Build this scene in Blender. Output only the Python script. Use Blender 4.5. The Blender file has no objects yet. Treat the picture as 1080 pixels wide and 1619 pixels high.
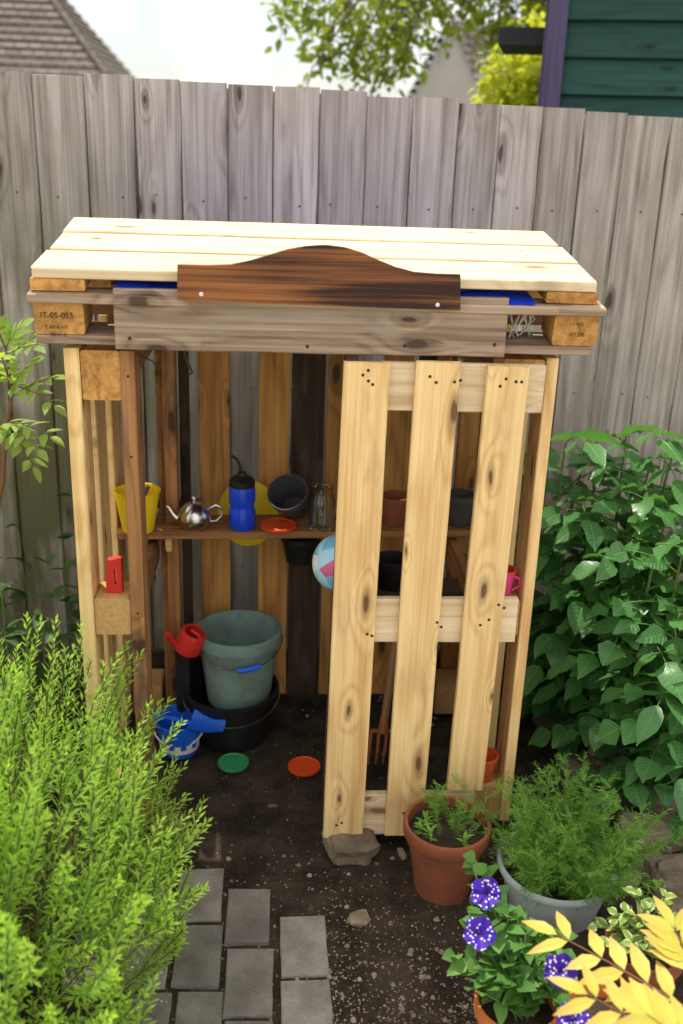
import bpy, bmesh, math, random
from mathutils import Vector as V, Matrix, noise as mnoise
R=math.radians; PI=math.pi
rng=random.Random(11)
S=bpy.context.scene; COL=S.collection
U=rng.uniform
# ------------------------------------------------------------------ camera
F=1574.0; CAM=V((0,0,1.65))
RM=Matrix.Rotation(R(-4),3,'Z')@Matrix.Rotation(R(70),3,'X')@Matrix.Rotation(R(2),3,'Z')
def ray(px,py): return RM@V(((px-540)/F,(809.5-py)/F,-1))
def PY(px,py,Y):
    d=ray(px,py); return CAM+d*(Y/d.y)
def PZ(px,py,z=0.0):
    d=ray(px,py); return CAM+d*((z-1.65)/d.z)
cd=bpy.data.cameras.new('camera'); co=bpy.data.objects.new('camera',cd); COL.objects.link(co)
co.matrix_world=Matrix.Translation(CAM)@RM.to_4x4()
cd.sensor_fit='VERTICAL'; cd.sensor_height=36; cd.lens=35.0; cd.clip_start=.05; cd.clip_end=1000
cd.dof.use_dof=True; cd.dof.focus_distance=2.25; cd.dof.aperture_fstop=2.5
S.camera=co
S.view_settings.view_transform='Standard'; S.view_settings.look='None'; S.view_settings.exposure=0
# ------------------------------------------------------------------ mesh builder
class MB:
    def __init__(s): s.v=[];s.f=[];s.g=[];s.r=[];s.m=[];s.sm=[]
    def add(s,verts,faces,grs=None,rnd=None,mi=0,smooth=False):
        o=len(s.v); s.v+=[tuple(p) for p in verts]
        s.g+=[tuple(p) for p in (grs if grs is not None else verts)]
        s.r+=[rng.random() if rnd is None else rnd]*len(verts)
        for f in faces:
            s.f.append([i+o for i in f]); s.m.append(mi); s.sm.append(smooth)
BASE={}
def tag(o,label=None,cat=None,group=None,kind=None):
    if label: o['label']=label
    if cat: o['category']=cat
    if group: o['group']=group
    if kind: o['kind']=kind
    return o
def thing(name,label,cat,loc,group=None):
    o=bpy.data.objects.new(name,None); o.empty_display_size=.05; COL.objects.link(o)
    o.location=loc; BASE[o.name]=V(loc); return tag(o,label,cat,group)
def build(mb,name,mats,parent=None,origin=None,recalc=True,sharp=38):
    if not isinstance(mats,(list,tuple)): mats=[mats]
    if parent is not None: b=BASE[parent.name]
    elif origin is not None: b=V(origin)
    else:
        xs=[p[0] for p in mb.v]; ys=[p[1] for p in mb.v]; zs=[p[2] for p in mb.v]
        b=V(((min(xs)+max(xs))/2,(min(ys)+max(ys))/2,min(zs)))
    me=bpy.data.meshes.new(name)
    me.from_pydata([(x-b.x,y-b.y,z-b.z) for x,y,z in mb.v],[],mb.f)
    if recalc:
        bm=bmesh.new(); bm.from_mesh(me); bmesh.ops.recalc_face_normals(bm,faces=bm.faces); bm.to_mesh(me); bm.free()
    for m in mats: me.materials.append(m)
    me.polygons.foreach_set('material_index',mb.m)
    me.polygons.foreach_set('use_smooth',mb.sm)
    a=me.attributes.new('gr','FLOAT_VECTOR','POINT'); a.data.foreach_set('vector',[c for g in mb.g for c in g])
    a=me.attributes.new('rnd','FLOAT','POINT'); a.data.foreach_set('value',mb.r)
    if any(mb.sm) and sharp: me.set_sharp_from_angle(angle=R(sharp))
    me.update()
    o=bpy.data.objects.new(name,me); COL.objects.link(o)
    if parent is not None: o.parent=parent; BASE[o.name]=b
    else: o.location=b; BASE[o.name]=b
    return o
def board(mb,p0,p1,wd,W,T,n=8,ch=.0022,jit=.0005,mi=0,rnd=None,bow=0.0):
    p0=V(p0);p1=V(p1);a=p1-p0;L=a.length;a.normalize()
    w=V(wd); w=(w-a*w.dot(a)).normalized(); t=a.cross(w)
    off=V((U(0,40),U(0,40),U(0,40)))
    hw,ht=W/2,T/2; ch=min(ch,ht*.6,hw*.6)
    sec=[(-hw+ch,-ht),(hw-ch,-ht),(hw,-ht+ch),(hw,ht-ch),(hw-ch,ht),(-hw+ch,ht),(-hw,ht-ch),(-hw,-ht+ch)]
    vs=[];gs=[];fs=[]
    for i in range(n+1):
        s=L*i/n; k=math.sin(PI*i/n)*bow
        jl,jr,jt=rng.gauss(0,jit),rng.gauss(0,jit),rng.gauss(0,jit*.5)
        for (x,y) in sec:
            xx=x+(jr if x>0 else jl); yy=y+jt+k
            e=rng.gauss(0,.0007) if i in (0,n) else 0
            vs.append(p0+a*(s+e)+w*xx+t*yy); gs.append((s+off.x,xx+off.y,yy+off.z))
    for i in range(n):
        for j in range(8):
            k=(j+1)%8; fs.append((i*8+j,i*8+k,(i+1)*8+k,(i+1)*8+j))
    fs.append(tuple(range(8))[::-1]); fs.append(tuple(range(n*8,n*8+8)))
    mb.add(vs,fs,gs,rnd,mi)
def block(mb,lo,hi,mi=0,rnd=None):
    lo=V(lo);hi=V(hi);c=(lo+hi)/2;d=hi-lo
    board(mb,(c.x,lo.y,c.z),(c.x,hi.y,c.z),(1,0,0),d.x,d.z,2,.004,.0008,mi,rnd)
def nail(mb,p,nrm,r=.004,mi=1,h=.0012):
    p=V(p);nrm=V(nrm).normalized(); s=nrm.orthogonal().normalized(); t=nrm.cross(s)
    vs=[p+nrm*h]+[p+(s*math.cos(k*PI/4)+t*math.sin(k*PI/4))*r+nrm*h*.3 for k in range(8)]
    mb.add(vs,[(0,1+k,1+(k+1)%8) for k in range(8)],mi=mi)
def tube(mb,pts,rad,seg=8,mi=0,rnd=None,cap=True):
    pts=[V(p) for p in pts]; n=len(pts)
    if not isinstance(rad,(list,tuple)): rad=[rad]*n
    vs=[];fs=[];gs=[]; prev=None; acc=0
    for i,p in enumerate(pts):
        d=(pts[min(i+1,n-1)]-pts[max(i-1,0)]).normalized()
        if prev is None: s=d.orthogonal().normalized()
        else: s=(prev-d*prev.dot(d)).normalized()
        prev=s; t=d.cross(s)
        if i: acc+=(p-pts[i-1]).length
        for k in range(seg):
            a=2*PI*k/seg; vs.append(p+(s*math.cos(a)+t*math.sin(a))*rad[i]); gs.append((acc,rad[i]*math.cos(a),rad[i]*math.sin(a)))
    for i in range(n-1):
        for k in range(seg):
            l=(k+1)%seg; fs.append((i*seg+k,i*seg+l,(i+1)*seg+l,(i+1)*seg+k))
    if cap: fs.append(tuple(range(seg))[::-1]); fs.append(tuple(range((n-1)*seg,n*seg)))
    mb.add(vs,fs,gs,rnd,mi,True)
def lathe(mb,prof,M,seg=40,mi=0,jit=0,rnd=None):
    vs=[];fs=[];gs=[];n=len(prof)
    for (r,z) in prof:
        for k in range(seg):
            a=2*PI*k/seg; rr=max(r,1e-5)*(1+rng.gauss(0,jit) if jit else 1)
            l=V((rr*math.cos(a),rr*math.sin(a),z)); vs.append(M@l); gs.append(tuple(l))
    for i in range(n-1):
        for k in range(seg):
            l=(k+1)%seg; fs.append((i*seg+k,i*seg+l,(i+1)*seg+l,(i+1)*seg+k))
    mb.add(vs,fs,gs,rnd,mi,True)
def TR(loc,rx=0,ry=0,rz=0):
    return Matrix.Translation(V(loc))@Matrix.Rotation(R(rz),4,'Z')@Matrix.Rotation(R(ry),4,'Y')@Matrix.Rotation(R(rx),4,'X')
def rock(mb,c,sx,sy,sz,rot=0,mi=0,sub=3):
    bm=bmesh.new(); bmesh.ops.create_icosphere(bm,subdivisions=sub,radius=1)
    sd=U(0,100); M=Matrix.Rotation(rot,3,'Z'); vs=[]
    for v in bm.verts:
        p=v.co.copy()
        p=V([math.copysign(abs(q)**.55,q) for q in p])
        p*=1+.28*mnoise.noise(p*1.3+V((sd,0,0)))+.12*mnoise.noise(p*3.1+V((0,sd,0)))+.06*mnoise.noise(p*7+V((0,sd,0)))
        vs.append(V(c)+M@V((p.x*sx,p.y*sy,p.z*sz)))
    mb.add(vs,[[v.index for v in f.verts] for f in bm.faces],mi=mi); bm.free()
OV=[(0.0,.0),(.12,.55),(.33,1.0),(.6,.86),(.84,.42),(1,0)]
LAN=[(0.0,.0),(.2,.75),(.45,1.0),(.75,.6),(1,0)]
def leaf(mb,b,d,up,L,W,shape=OV,bend=.25,fold=.2,rnd=None,mi=0,crk=0):
    d=d.normalized(); s=d.cross(up)
    if s.length<1e-4: s=d.orthogonal()
    s.normalize(); n=s.cross(d)
    vs=[];gs=[];fs=[]
    for (t,w) in shape:
        c=b+d*(L*t)-n*(bend*L*t*t); hw=W*.5*w; wz=n*(fold*hw)
        j=U(.92,1.08)
        if w==0: vs.append(c); gs.append((t,0,0))
        else:
            k1=n*(U(-1,1)*crk*W);k2=n*(U(-1,1)*crk*W)
            vs+= [c-s*hw*j+wz+k1, c, c+s*hw*j+wz+k2]; gs+=[(t,-w,0),(t,0,0),(t,w,0)]
    k=len(shape)-2
    fs.append((0,2,1)); fs.append((0,3,2))
    for i in range(k-1):
        a=1+i*3; fs.append((a,a+1,a+4,a+3)); fs.append((a+1,a+2,a+5,a+4))
    a=1+(k-1)*3; e=a+3; fs.append((a,a+1,e)); fs.append((a+1,a+2,e))
    mb.add(vs,fs,gs,rnd,mi,True)
def needle(mb,b,d,s,L,W,rnd):
    m=b+d*(L*.5); t=b+d*L-V((0,0,L*.08))
    mb.add([b,m+s*W*.5,t,m-s*W*.5],[(0,1,2,3)],[(0,0,0),(.5,1,0),(1,0,0),(.5,-1,0)],rnd,0,False)
def rdir(zmin=-1,zmax=1):
    z=U(zmin,zmax);a=U(0,2*PI);q=math.sqrt(max(0,1-z*z)); return V((q*math.cos(a),q*math.sin(a),z))
# ------------------------------------------------------------------ node helper
class G:
    def __init__(s,name):
        s.mat=bpy.data.materials.new(name); s.mat.use_nodes=True; s.nt=s.mat.node_tree; s.nt.nodes.clear()
    def n(s,t,**kw):
        x=s.nt.nodes.new(t)
        for k,v in kw.items(): setattr(x,k,v)
        return x
    def put(s,sock,v):
        if isinstance(v,bpy.types.NodeSocket): s.nt.links.new(v,sock)
        elif v is not None:
            if sock.type=='RGBA' and len(v)==3: v=(*v,1)
            sock.default_value=v
    def m(s,op,a,b=None,c=None,clamp=False):
        x=s.n('ShaderNodeMath',operation=op,use_clamp=clamp)
        for i,v in enumerate((a,b,c)):
            if v is not None: s.put(x.inputs[i],v)
        return x.outputs[0]
    def mix(s,f,a,b,blend='MIX'):
        x=s.n('ShaderNodeMix',data_type='RGBA',blend_type=blend)
        s.put(x.inputs[0],f); s.put(x.inputs[6],a); s.put(x.inputs[7],b); return x.outputs[2]
    def vop(s,op,v,k):
        x=s.n('ShaderNodeVectorMath',operation=op); s.put(x.inputs[0],v); s.put(x.inputs[1],k); return x.outputs[0]
    def vm(s,v,k): return s.vop('MULTIPLY',v,k)
    def noise(s,v,sc=1,det=2,ro=.5,dist=0,o=0):
        x=s.n('ShaderNodeTexNoise'); s.put(x.inputs['Vector'],v); x.inputs['Scale'].default_value=sc
        x.inputs['Detail'].default_value=det; x.inputs['Roughness'].default_value=ro; x.inputs['Distortion'].default_value=dist
        return x.outputs[o]
    def sm(s,v,a,b,lo=0,hi=1):
        x=s.n('ShaderNodeMapRange',interpolation_type='SMOOTHSTEP'); s.put(x.inputs[0],v)
        for i,q in ((1,a),(2,b),(3,lo),(4,hi)): x.inputs[i].default_value=q
        return x.outputs[0]
    def attr(s,nm): return s.n('ShaderNodeAttribute',attribute_name=nm)
    def gr(s): return s.attr('gr').outputs['Vector']
    def rd(s): return s.attr('rnd').outputs['Fac']
    def pos(s): return s.n('ShaderNodeNewGeometry').outputs['Position']
    def scale(s,c,f):
        x=s.n('ShaderNodeVectorMath',operation='SCALE'); s.put(x.inputs[0],c); s.put(x.inputs['Scale'],f); return x.outputs[0]
    def out(s,col,rough=.6,bump=None,bs=.3,bd=.01,metal=0,spec=.4,trans=0,transl=None,tcol=None):
        p=s.n('ShaderNodeBsdfPrincipled'); s.put(p.inputs['Base Color'],col); s.put(p.inputs['Roughness'],rough)
        s.put(p.inputs['Metallic'],metal); p.inputs['Specular IOR Level'].default_value=spec; p.inputs['Transmission Weight'].default_value=trans
        o=s.n('ShaderNodeOutputMaterial')
        if bump is not None:
            b=s.n('ShaderNodeBump'); b.inputs['Strength'].default_value=bs; b.inputs['Distance'].default_value=bd
            s.put(b.inputs['Height'],bump); s.nt.links.new(b.outputs[0],p.inputs['Normal'])
        last=p.outputs[0]
        if transl:
            t=s.n('ShaderNodeBsdfTranslucent'); s.put(t.inputs[0],tcol if tcol is not None else col)
            mx=s.n('ShaderNodeMixShader'); mx.inputs[0].default_value=transl
            s.nt.links.new(last,mx.inputs[1]); s.nt.links.new(t.outputs[0],mx.inputs[2]); last=mx.outputs[0]
        s.nt.links.new(last,o.inputs[0]); return s.mat
def wood(name,c1,c2,ck,knot=.35,rough=.72,bs=.35,grey=None,gth=(.5,.68),var=.35,kr=.12,alg=None,ks=(3.6,11),band_a=.34,streak_a=.35,nf=46):
    g=G(name); gr=g.gr(); rd=g.rd()
    wv=g.vop('SUBTRACT',g.noise(g.vm(gr,(7,22,22)),1,2,.5,0,1),(.5,.5,.5))
    gw=g.vop('ADD',gr,g.vm(wv,(.05,.022,0)))
    vo=g.n('ShaderNodeTexVoronoi',voronoi_dimensions='2D'); g.put(vo.inputs['Vector'],g.vm(gw,(ks[0],ks[1],1))); vo.inputs['Scale'].default_value=1
    sp=g.n('ShaderNodeSeparateColor'); g.put(sp.inputs[0],vo.outputs['Color'])
    sel=g.m('GREATER_THAN',sp.outputs[0],1-knot); d=g.m('DIVIDE',vo.outputs['Distance'],g.m('MULTIPLY_ADD',sp.outputs[1],1.0,.45))
    halo=g.m('MULTIPLY',sel,g.sm(d,.5,.0)); core=g.m('MULTIPLY',sel,g.sm(d,kr,kr*.5))
    n1=g.noise(g.vm(gr,(.9,8,8)),1,2,.5)
    ph=g.m('ADD',g.m('MULTIPLY',n1,nf),g.m('MULTIPLY',halo,12))
    band=g.m('POWER',g.m('MULTIPLY_ADD',g.m('SINE',ph),.5,.5),2.2)
    fib=g.noise(g.vm(gr,(4,230,230)),1,3,.65)
    stk=g.sm(g.noise(g.vm(gr,(.9,60,60)),1,3,.6),.36,.68)
    blot=g.noise(g.vm(gr,(2.5,7,7)),1,4,.6)
    f=g.m('ADD',g.m('MULTIPLY',band,band_a),g.m('MULTIPLY_ADD',fib,1.0,-.36))
    f=g.m('ADD',f,g.m('MULTIPLY',stk,streak_a))
    f=g.m('ADD',f,g.m('MULTIPLY_ADD',blot,.9,-.45),clamp=True)
    col=g.mix(f,c1,c2)
    if grey is not None:
        b2=g.noise(g.vm(gr,(1.6,5,5)),1.7,4,.65)
        col=g.mix(g.sm(b2,gth[0],gth[1],0,.85),col,grey)
    if alg is not None:
        po=g.pos(); sx=g.n('ShaderNodeSeparateXYZ'); g.put(sx.inputs[0],po)
        lowm=g.sm(sx.outputs[2],2.0,.9); left=g.sm(sx.outputs[0],.3,-.75,.08,1)
        nn=g.sm(g.noise(g.vm(gr,(1.2,5,5)),2,3),.30,.56)
        col=g.mix(g.m('MULTIPLY',g.m('MULTIPLY',lowm,left),g.m('MULTIPLY',nn,.95)),col,alg)
    col=g.mix(g.m('MULTIPLY',core,.85),col,ck)
    ring=g.m('MULTIPLY',sel,g.m('MULTIPLY',g.sm(d,kr*2.2,kr),.4))
    col=g.mix(ring,col,ck)
    col=g.scale(col,g.m('MULTIPLY_ADD',rd,var,1-var/2))
    h=g.m('ADD',g.m('MULTIPLY',fib,.7),g.m('MULTIPLY',band,-.25)); h=g.m('ADD',h,g.m('MULTIPLY',stk,-.3)); h=g.m('ADD',h,g.m('MULTIPLY',core,-.4))
    return g.out(col,rough,h,bs,.004,spec=.25)
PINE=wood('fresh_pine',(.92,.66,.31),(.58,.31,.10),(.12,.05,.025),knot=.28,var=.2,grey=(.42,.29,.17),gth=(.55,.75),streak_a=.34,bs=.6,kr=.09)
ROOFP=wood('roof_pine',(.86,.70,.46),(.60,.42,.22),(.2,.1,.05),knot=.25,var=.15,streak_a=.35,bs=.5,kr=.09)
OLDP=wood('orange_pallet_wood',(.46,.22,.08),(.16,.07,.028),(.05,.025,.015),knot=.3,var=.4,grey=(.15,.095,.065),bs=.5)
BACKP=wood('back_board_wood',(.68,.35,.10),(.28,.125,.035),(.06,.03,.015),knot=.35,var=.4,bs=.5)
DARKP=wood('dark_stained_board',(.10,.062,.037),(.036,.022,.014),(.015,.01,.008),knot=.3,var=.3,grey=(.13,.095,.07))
WEATH=wood('weathered_beam_wood',(.50,.365,.25),(.19,.125,.08),(.06,.035,.025),knot=.3,var=.2,grey=(.36,.295,.235),bs=.8,streak_a=.55)
SIGNW=wood('varnished_sign_wood',(.40,.145,.042),(.036,.013,.008),(.02,.007,.005),knot=.0,rough=.4,var=.1,bs=.2,band_a=.75,streak_a=.6,nf=24)
FENCE=wood('weathered_fence_wood',(.575,.51,.455),(.235,.195,.165),(.065,.042,.034),knot=.32,var=.30,rough=.88,bs=.8,kr=.10,ks=(3.4,10),
           grey=(.42,.355,.295),alg=(.115,.11,.042),band_a=.28,streak_a=.5)
def chip():
    g=G('chipboard'); p=g.gr()
    vo=g.n('ShaderNodeTexVoronoi'); g.put(vo.inputs['Vector'],p); vo.inputs['Scale'].default_value=240
    n=g.noise(p,90,3); c=g.mix(g.m('MULTIPLY_ADD',vo.outputs['Distance'],.6,g.m('MULTIPLY',n,.5)),(.36,.19,.07),(.72,.43,.17))
    return g.out(c,.85,n,.5,.003)
CHIP=chip()
def plain(name,c,rough=.45,dirt=.25,metal=0,spec=.45,sc=22,dc=None,bs=.08,transl=None):
    g=G(name); p=g.gr(); n=g.noise(p,sc,4,.6); k=g.sm(n,.35,.75,0,dirt)
    col=g.mix(k,c,dc if dc else tuple(q*.45 for q in c)); return g.out(col,g.m('MULTIPLY_ADD',n,.25,rough-.1),n,bs,.003,metal=metal,spec=spec,transl=transl)
RED=plain('red_plastic',(.68,.03,.02)); ORANGE=plain('orange_red_plastic',(.85,.09,.015)); YEL=plain('yellow_plastic',(.94,.66,.012),dirt=.1)
BLUE=plain('blue_plastic',(.008,.07,.72),.3); BLUE2=plain('bright_blue_plastic',(.015,.15,.80),.35); GREENP=plain('green_plastic',(.05,.34,.13))
BLACK=plain('black_plastic',(.009,.009,.010),.5,.3,dc=(.03,.027,.024)); GREYP=plain('grey_plastic',(.075,.07,.075),.5,.4)
TEAL=plain('faded_teal_plastic',(.22,.35,.31),.55,.9,sc=12,dc=(.17,.19,.155)); PINK=plain('pink_plastic',(.88,.08,.32)); WHITE=plain('white_plastic',(.75,.75,.73),.4,.15)
OPOT=plain('orange_pot_plastic',(.82,.15,.03),.5,.3); STEEL=plain('polished_steel',(.62,.61,.59),.2,.1,metal=1); NAILM=plain('dark_nail',(.06,.045,.04),.6,.3,metal=.6)
SCREW=plain('pale_screw',(.75,.73,.7),.35,.1,metal=.3)
GALV=plain('pale_tub_plastic',(.82,.87,.88),.3,.2,sc=30,transl=.6); TARP=plain('blue_tarpaulin',(.008,.04,.56),.35,.2)
TERRA=plain('terracotta',(.30,.092,.042),.8,.6,sc=14,dc=(.14,.065,.045),spec=.2,bs=.2); TERRA2=plain('terracotta_orange',(.62,.19,.05),.75,.4,sc=16,spec=.25)
PAPER=plain('pale_string',(.70,.64,.54),.8,.1); INK=plain('brand_ink',(.06,.03,.015),.9,.1); RUST=plain('rusty_fork_metal',(.45,.15,.05),.6,.5,metal=.2)
HANDLEW=wood('tool_handle_wood',(.5,.3,.15),(.3,.16,.07),(.1,.05,.03),knot=.0)
def glass():
    g=G('jar_glass'); return g.out((.93,.97,.95),.03,trans=1.0,spec=.5)
GLASS=glass()
def leafm(name,c1,c2,tr=.42,rough=.45,vein=.2,tip=None,spec=.4,vari=None,tb=1.5):
    g=G(name); gr=g.gr(); rd=g.rd(); sx=g.n('ShaderNodeSeparateXYZ'); g.put(sx.inputs[0],gr)
    ay=g.m('ABSOLUTE',sx.outputs[1])
    col=g.mix(rd,c1,c2)
    if tip: col=g.mix(g.sm(sx.outputs[0],.3,1.0,0,.8),col,tip)
    if vari: col=g.mix(g.sm(ay,.45,.7),col,vari)
    w=g.m('SINE',g.m('MULTIPLY',g.m('SUBTRACT',sx.outputs[0],g.m('MULTIPLY',ay,.22)),48))
    vv=g.m('MAXIMUM',g.sm(w,.75,1.0),g.sm(ay,.09,.02))
    col=g.mix(g.m('MULTIPLY',vv,vein),col,tuple(min(1,q*1.9+.03) for q in c2))
    tc=g.mix(.5,col,(min(1,c2[0]*tb+.03),min(1,c2[1]*tb+.03),c2[2]*.5))
    return g.out(col,rough,g.m('MULTIPLY',vv,-1.0) if vein else None,.5,.003,transl=tr,tcol=tc,spec=spec)
L_ROSE=leafm('rosemary_leaf',(.09,.24,.03),(.40,.62,.07),.52,.42,0,tip=(.50,.70,.12),tb=1.6)
L_POT=leafm('shrub_leaf',(.035,.13,.04),(.10,.27,.065),.34,.36,.3,spec=.55)
L_FEA=leafm('feathery_leaf',(.11,.27,.04),(.26,.47,.08),.42,.5,0)
L_PET=leafm('petunia_leaf',(.05,.155,.03),(.13,.29,.05),.3,.5,.2)
L_YEL=leafm('golden_leaf',(.62,.56,.06),(.76,.66,.13),.4,.5,.14,tip=(.80,.46,.13),tb=1.0)
L_VAR=leafm('variegated_leaf',(.16,.28,.05),(.26,.38,.08),.3,.5,.1,vari=(.62,.64,.28))
L_TREE=leafm('tree_leaf',(.15,.22,.03),(.36,.42,.06),.5,.5,0); L_TREEY=leafm('yellow_tree_leaf',(.42,.50,.04),(.66,.66,.09),.5,.5,0,tb=1.3)
L_SAP=leafm('sapling_leaf',(.16,.30,.05),(.38,.54,.12),.45,.45,.2); L_IVY=leafm('dark_undergrowth_leaf',(.025,.07,.018),(.06,.12,.03),.25,.5,.2)
STEM=plain('green_stem',(.12,.19,.04),.6,.3); RSTEM=plain('red_brown_stem',(.20,.09,.045),.6,.3); BARK=plain('bark',(.12,.085,.06),.9,.6,sc=12,bs=.5)
def petal():
    g=G('spotted_petunia_petal'); gr=g.gr(); sx=g.n('ShaderNodeSeparateXYZ'); g.put(sx.inputs[0],gr)
    vo=g.n('ShaderNodeTexVoronoi',voronoi_dimensions='2D'); g.put(vo.inputs['Vector'],gr); vo.inputs['Scale'].default_value=4.2
    sp=g.n('ShaderNodeSeparateColor'); g.put(sp.inputs[0],vo.outputs['Color'])
    k=g.m('MULTIPLY',g.sm(vo.outputs['Distance'],.36,.2),g.m('GREATER_THAN',sp.outputs[0],.5))
    col=g.mix(k,(.055,.010,.38),(.82,.80,.88)); col=g.mix(g.sm(sx.outputs[2],.32,.05),col,(.03,.005,.16)); return g.out(col,.6,transl=.25)
PETAL=petal()
def soilm():
    g=G('dark_soil'); p=g.pos(); n=g.noise(p,9,6,.7); n2=g.noise(p,140,4,.7); n3=g.noise(p,420,2,.6)
    c=g.mix(g.sm(n,.3,.75),(.026,.018,.012),(.092,.068,.048)); c=g.mix(g.sm(n2,.52,.75,0,.6),c,(.16,.12,.088)); c=g.mix(g.sm(n3,.68,.8,0,.7),c,(.28,.23,.17))
    return g.out(c,.95,g.m('ADD',n,g.m('MULTIPLY',n2,.8)),.9,.012,spec=.15)
SOIL=soilm()
def stonem(name,a,b,c3,sc=9):
    g=G(name); p=g.pos(); rd=g.rd(); n=g.noise(p,sc,6,.65); n2=g.noise(p,sc*14,3,.7)
    c=g.mix(g.sm(n,.3,.7),a,b); c=g.mix(g.sm(n2,.5,.8,0,.6),c,c3); c=g.scale(c,g.m('MULTIPLY_ADD',rd,.6,.7))
    return g.out(c,.9,g.m('ADD',n,g.m('MULTIPLY',n2,.4)),.7,.008,spec=.2)
SETT=stonem('grey_sett_stone',(.17,.15,.13),(.29,.26,.225),(.10,.085,.07),11); ROCK=stonem('rough_stone',(.11,.085,.06),(.27,.21,.15),(.07,.075,.03))
PEB=stonem('pebble_stone',(.20,.15,.10),(.40,.32,.235),(.15,.11,.08),20); BOUNCE=stonem('bounce_stone',(.45,.42,.38),(.54,.5,.45),(.38,.33,.29),2)
def grassm():
    g=G('lawn'); p=g.pos(); n=g.noise(p,3,5,.7); n2=g.noise(p,60,3); c=g.mix(n,(.035,.075,.018),(.09,.14,.035)); c=g.mix(g.m('MULTIPLY',n2,.4),c,(.1,.09,.04)); return g.out(c,.9,n2,.6,.03)
LAWN=grassm()
def tilem():
    g=G('roof_tile'); gr=g.gr(); br=g.n('ShaderNodeTexBrick'); g.put(br.inputs['Vector'],gr); br.offset=.5
    for k,v in (('Scale',1.0),('Mortar Size',.018),('Brick Width',.24),('Row Height',.17)): br.inputs[k].default_value=v
    g.put(br.inputs['Color1'],(.13,.10,.085)); g.put(br.inputs['Color2'],(.245,.195,.165)); g.put(br.inputs['Mortar'],(.02,.017,.017))
    n=g.noise(gr,2.5,4); c=g.mix(g.m('MULTIPLY',n,.4),br.outputs[0],(.21,.18,.15)); return g.out(c,.85,br.outputs['Fac'],-.6,.03)
TILE=tilem()
REND=plain('pale_render',(.50,.44,.41),.9,.15,sc=2); HBRICK=plain('buff_house_wall',(.38,.27,.19),.9,.4,sc=5)
SHEDM=wood('green_painted_board',(.023,.088,.070),(.010,.046,.038),(.008,.022,.02),knot=.1,var=.3,rough=.6); TRIM=wood('purple_painted_trim',(.105,.082,.165),(.06,.045,.10),(.03,.02,.05),knot=.0,var=.1,rough=.55)
FELT=plain('dark_roof_felt',(.025,.025,.03),.85,.3); PANE=plain('window_pane',(.03,.04,.05),.1,.1)
def ballm():
    g=G('patterned_ball'); gr=g.gr(); vo=g.n('ShaderNodeTexVoronoi'); g.put(vo.inputs['Vector'],gr); vo.inputs['Scale'].default_value=22
    sp=g.n('ShaderNodeSeparateColor'); g.put(sp.inputs[0],vo.outputs['Color']); n=g.noise(gr,20,2)
    c=g.mix(g.sm(g.m('ADD',sp.outputs[0],g.m('MULTIPLY',n,.3)),.5,.55),(.42,.68,.82),(.80,.80,.78)); c=g.mix(g.m('GREATER_THAN',sp.outputs[1],.72),c,(.68,.13,.28)); c=g.mix(g.m('GREATER_THAN',sp.outputs[2],.82),c,(.2,.5,.66))
    return g.out(c,.35)
BALL=ballm()
# ------------------------------------------------------------------ light
SE=64
sd=V((-.48,.88,0)).normalized()*math.cos(R(SE))+V((0,0,math.sin(R(SE))))
sl=bpy.data.lights.new('sun','SUN'); sl.energy=5; sl.angle=R(.5); sl.color=(1,.94,.82)
so=bpy.data.objects.new('sun',sl); COL.objects.link(so); so.rotation_euler=(-sd).to_track_quat('-Z','Y').to_euler(); so.location=(2,6,8)
w=bpy.data.worlds.new('World'); S.world=w; w.use_nodes=True; nt=w.node_tree; nt.nodes.clear()
sk=nt.nodes.new('ShaderNodeTexSky'); sk.sky_type='NISHITA'; sk.sun_disc=False; sk.sun_elevation=R(SE); sk.sun_rotation=math.atan2(sd.x,sd.y)
sk.air_density=1.0; sk.dust_density=2.0
tc=nt.nodes.new('ShaderNodeTexCoord'); cn=nt.nodes.new('ShaderNodeTexNoise'); cn.inputs['Scale'].default_value=2.2; cn.inputs['Detail'].default_value=6
mr=nt.nodes.new('ShaderNodeMapRange'); mr.interpolation_type='SMOOTHSTEP'; mr.inputs[1].default_value=.30; mr.inputs[2].default_value=.56
mx=nt.nodes.new('ShaderNodeMix'); mx.data_type='RGBA'; mx.inputs[7].default_value=(10.9,10.7,10.6,1)
bg=nt.nodes.new('ShaderNodeBackground'); bg.inputs[1].default_value=.15; wo=nt.nodes.new('ShaderNodeOutputWorld')
for a,b in ((tc.outputs['Generated'],cn.inputs['Vector']),(cn.outputs[0],mr.inputs[0]),(mr.outputs[0],mx.inputs[0]),(sk.outputs[0],mx.inputs[6]),(mx.outputs[2],bg.inputs[0]),(bg.outputs[0],wo.inputs[0])): nt.links.new(a,b)
# ------------------------------------------------------------------ setting: ground
mb=MB(); mb.add([(-250,-250,-.03),(250,-250,-.03),(250,250,-.03),(-250,250,-.03)],[(0,1,2,3)]); tag(build(mb,'ground',LAWN,origin=(0,0,-.03)),kind='structure')
mb=MB(); mb.add([(-4,-5,0),(4,-5,0),(4,.75,0),(-4,.75,0)],[(0,1,2,3)]); tag(build(mb,'bounce_sheet',BOUNCE,origin=(0,-2,0)),kind='structure')  # unseen pale sheet, added behind the camera to bounce sunlight into the shade
def gz(x,y): return .009*mnoise.noise(V((x*3,y*3,0)))+.006*mnoise.noise(V((x*11,y*11,3)))+.0035*mnoise.noise(V((x*38,y*38,7)))+(.10*max(0,min(1,(x-.72)/.3)))*max(0,min(1,(y-1.3)/.5))
mb=MB(); NX,NY=300,230; vs=[];fs=[]
for j in range(NY+1):
    for i in range(NX+1):
        x=-2.2+4.4*i/NX; y=.75+2.75*j/NY; vs.append((x,y,gz(x,y)))
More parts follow.
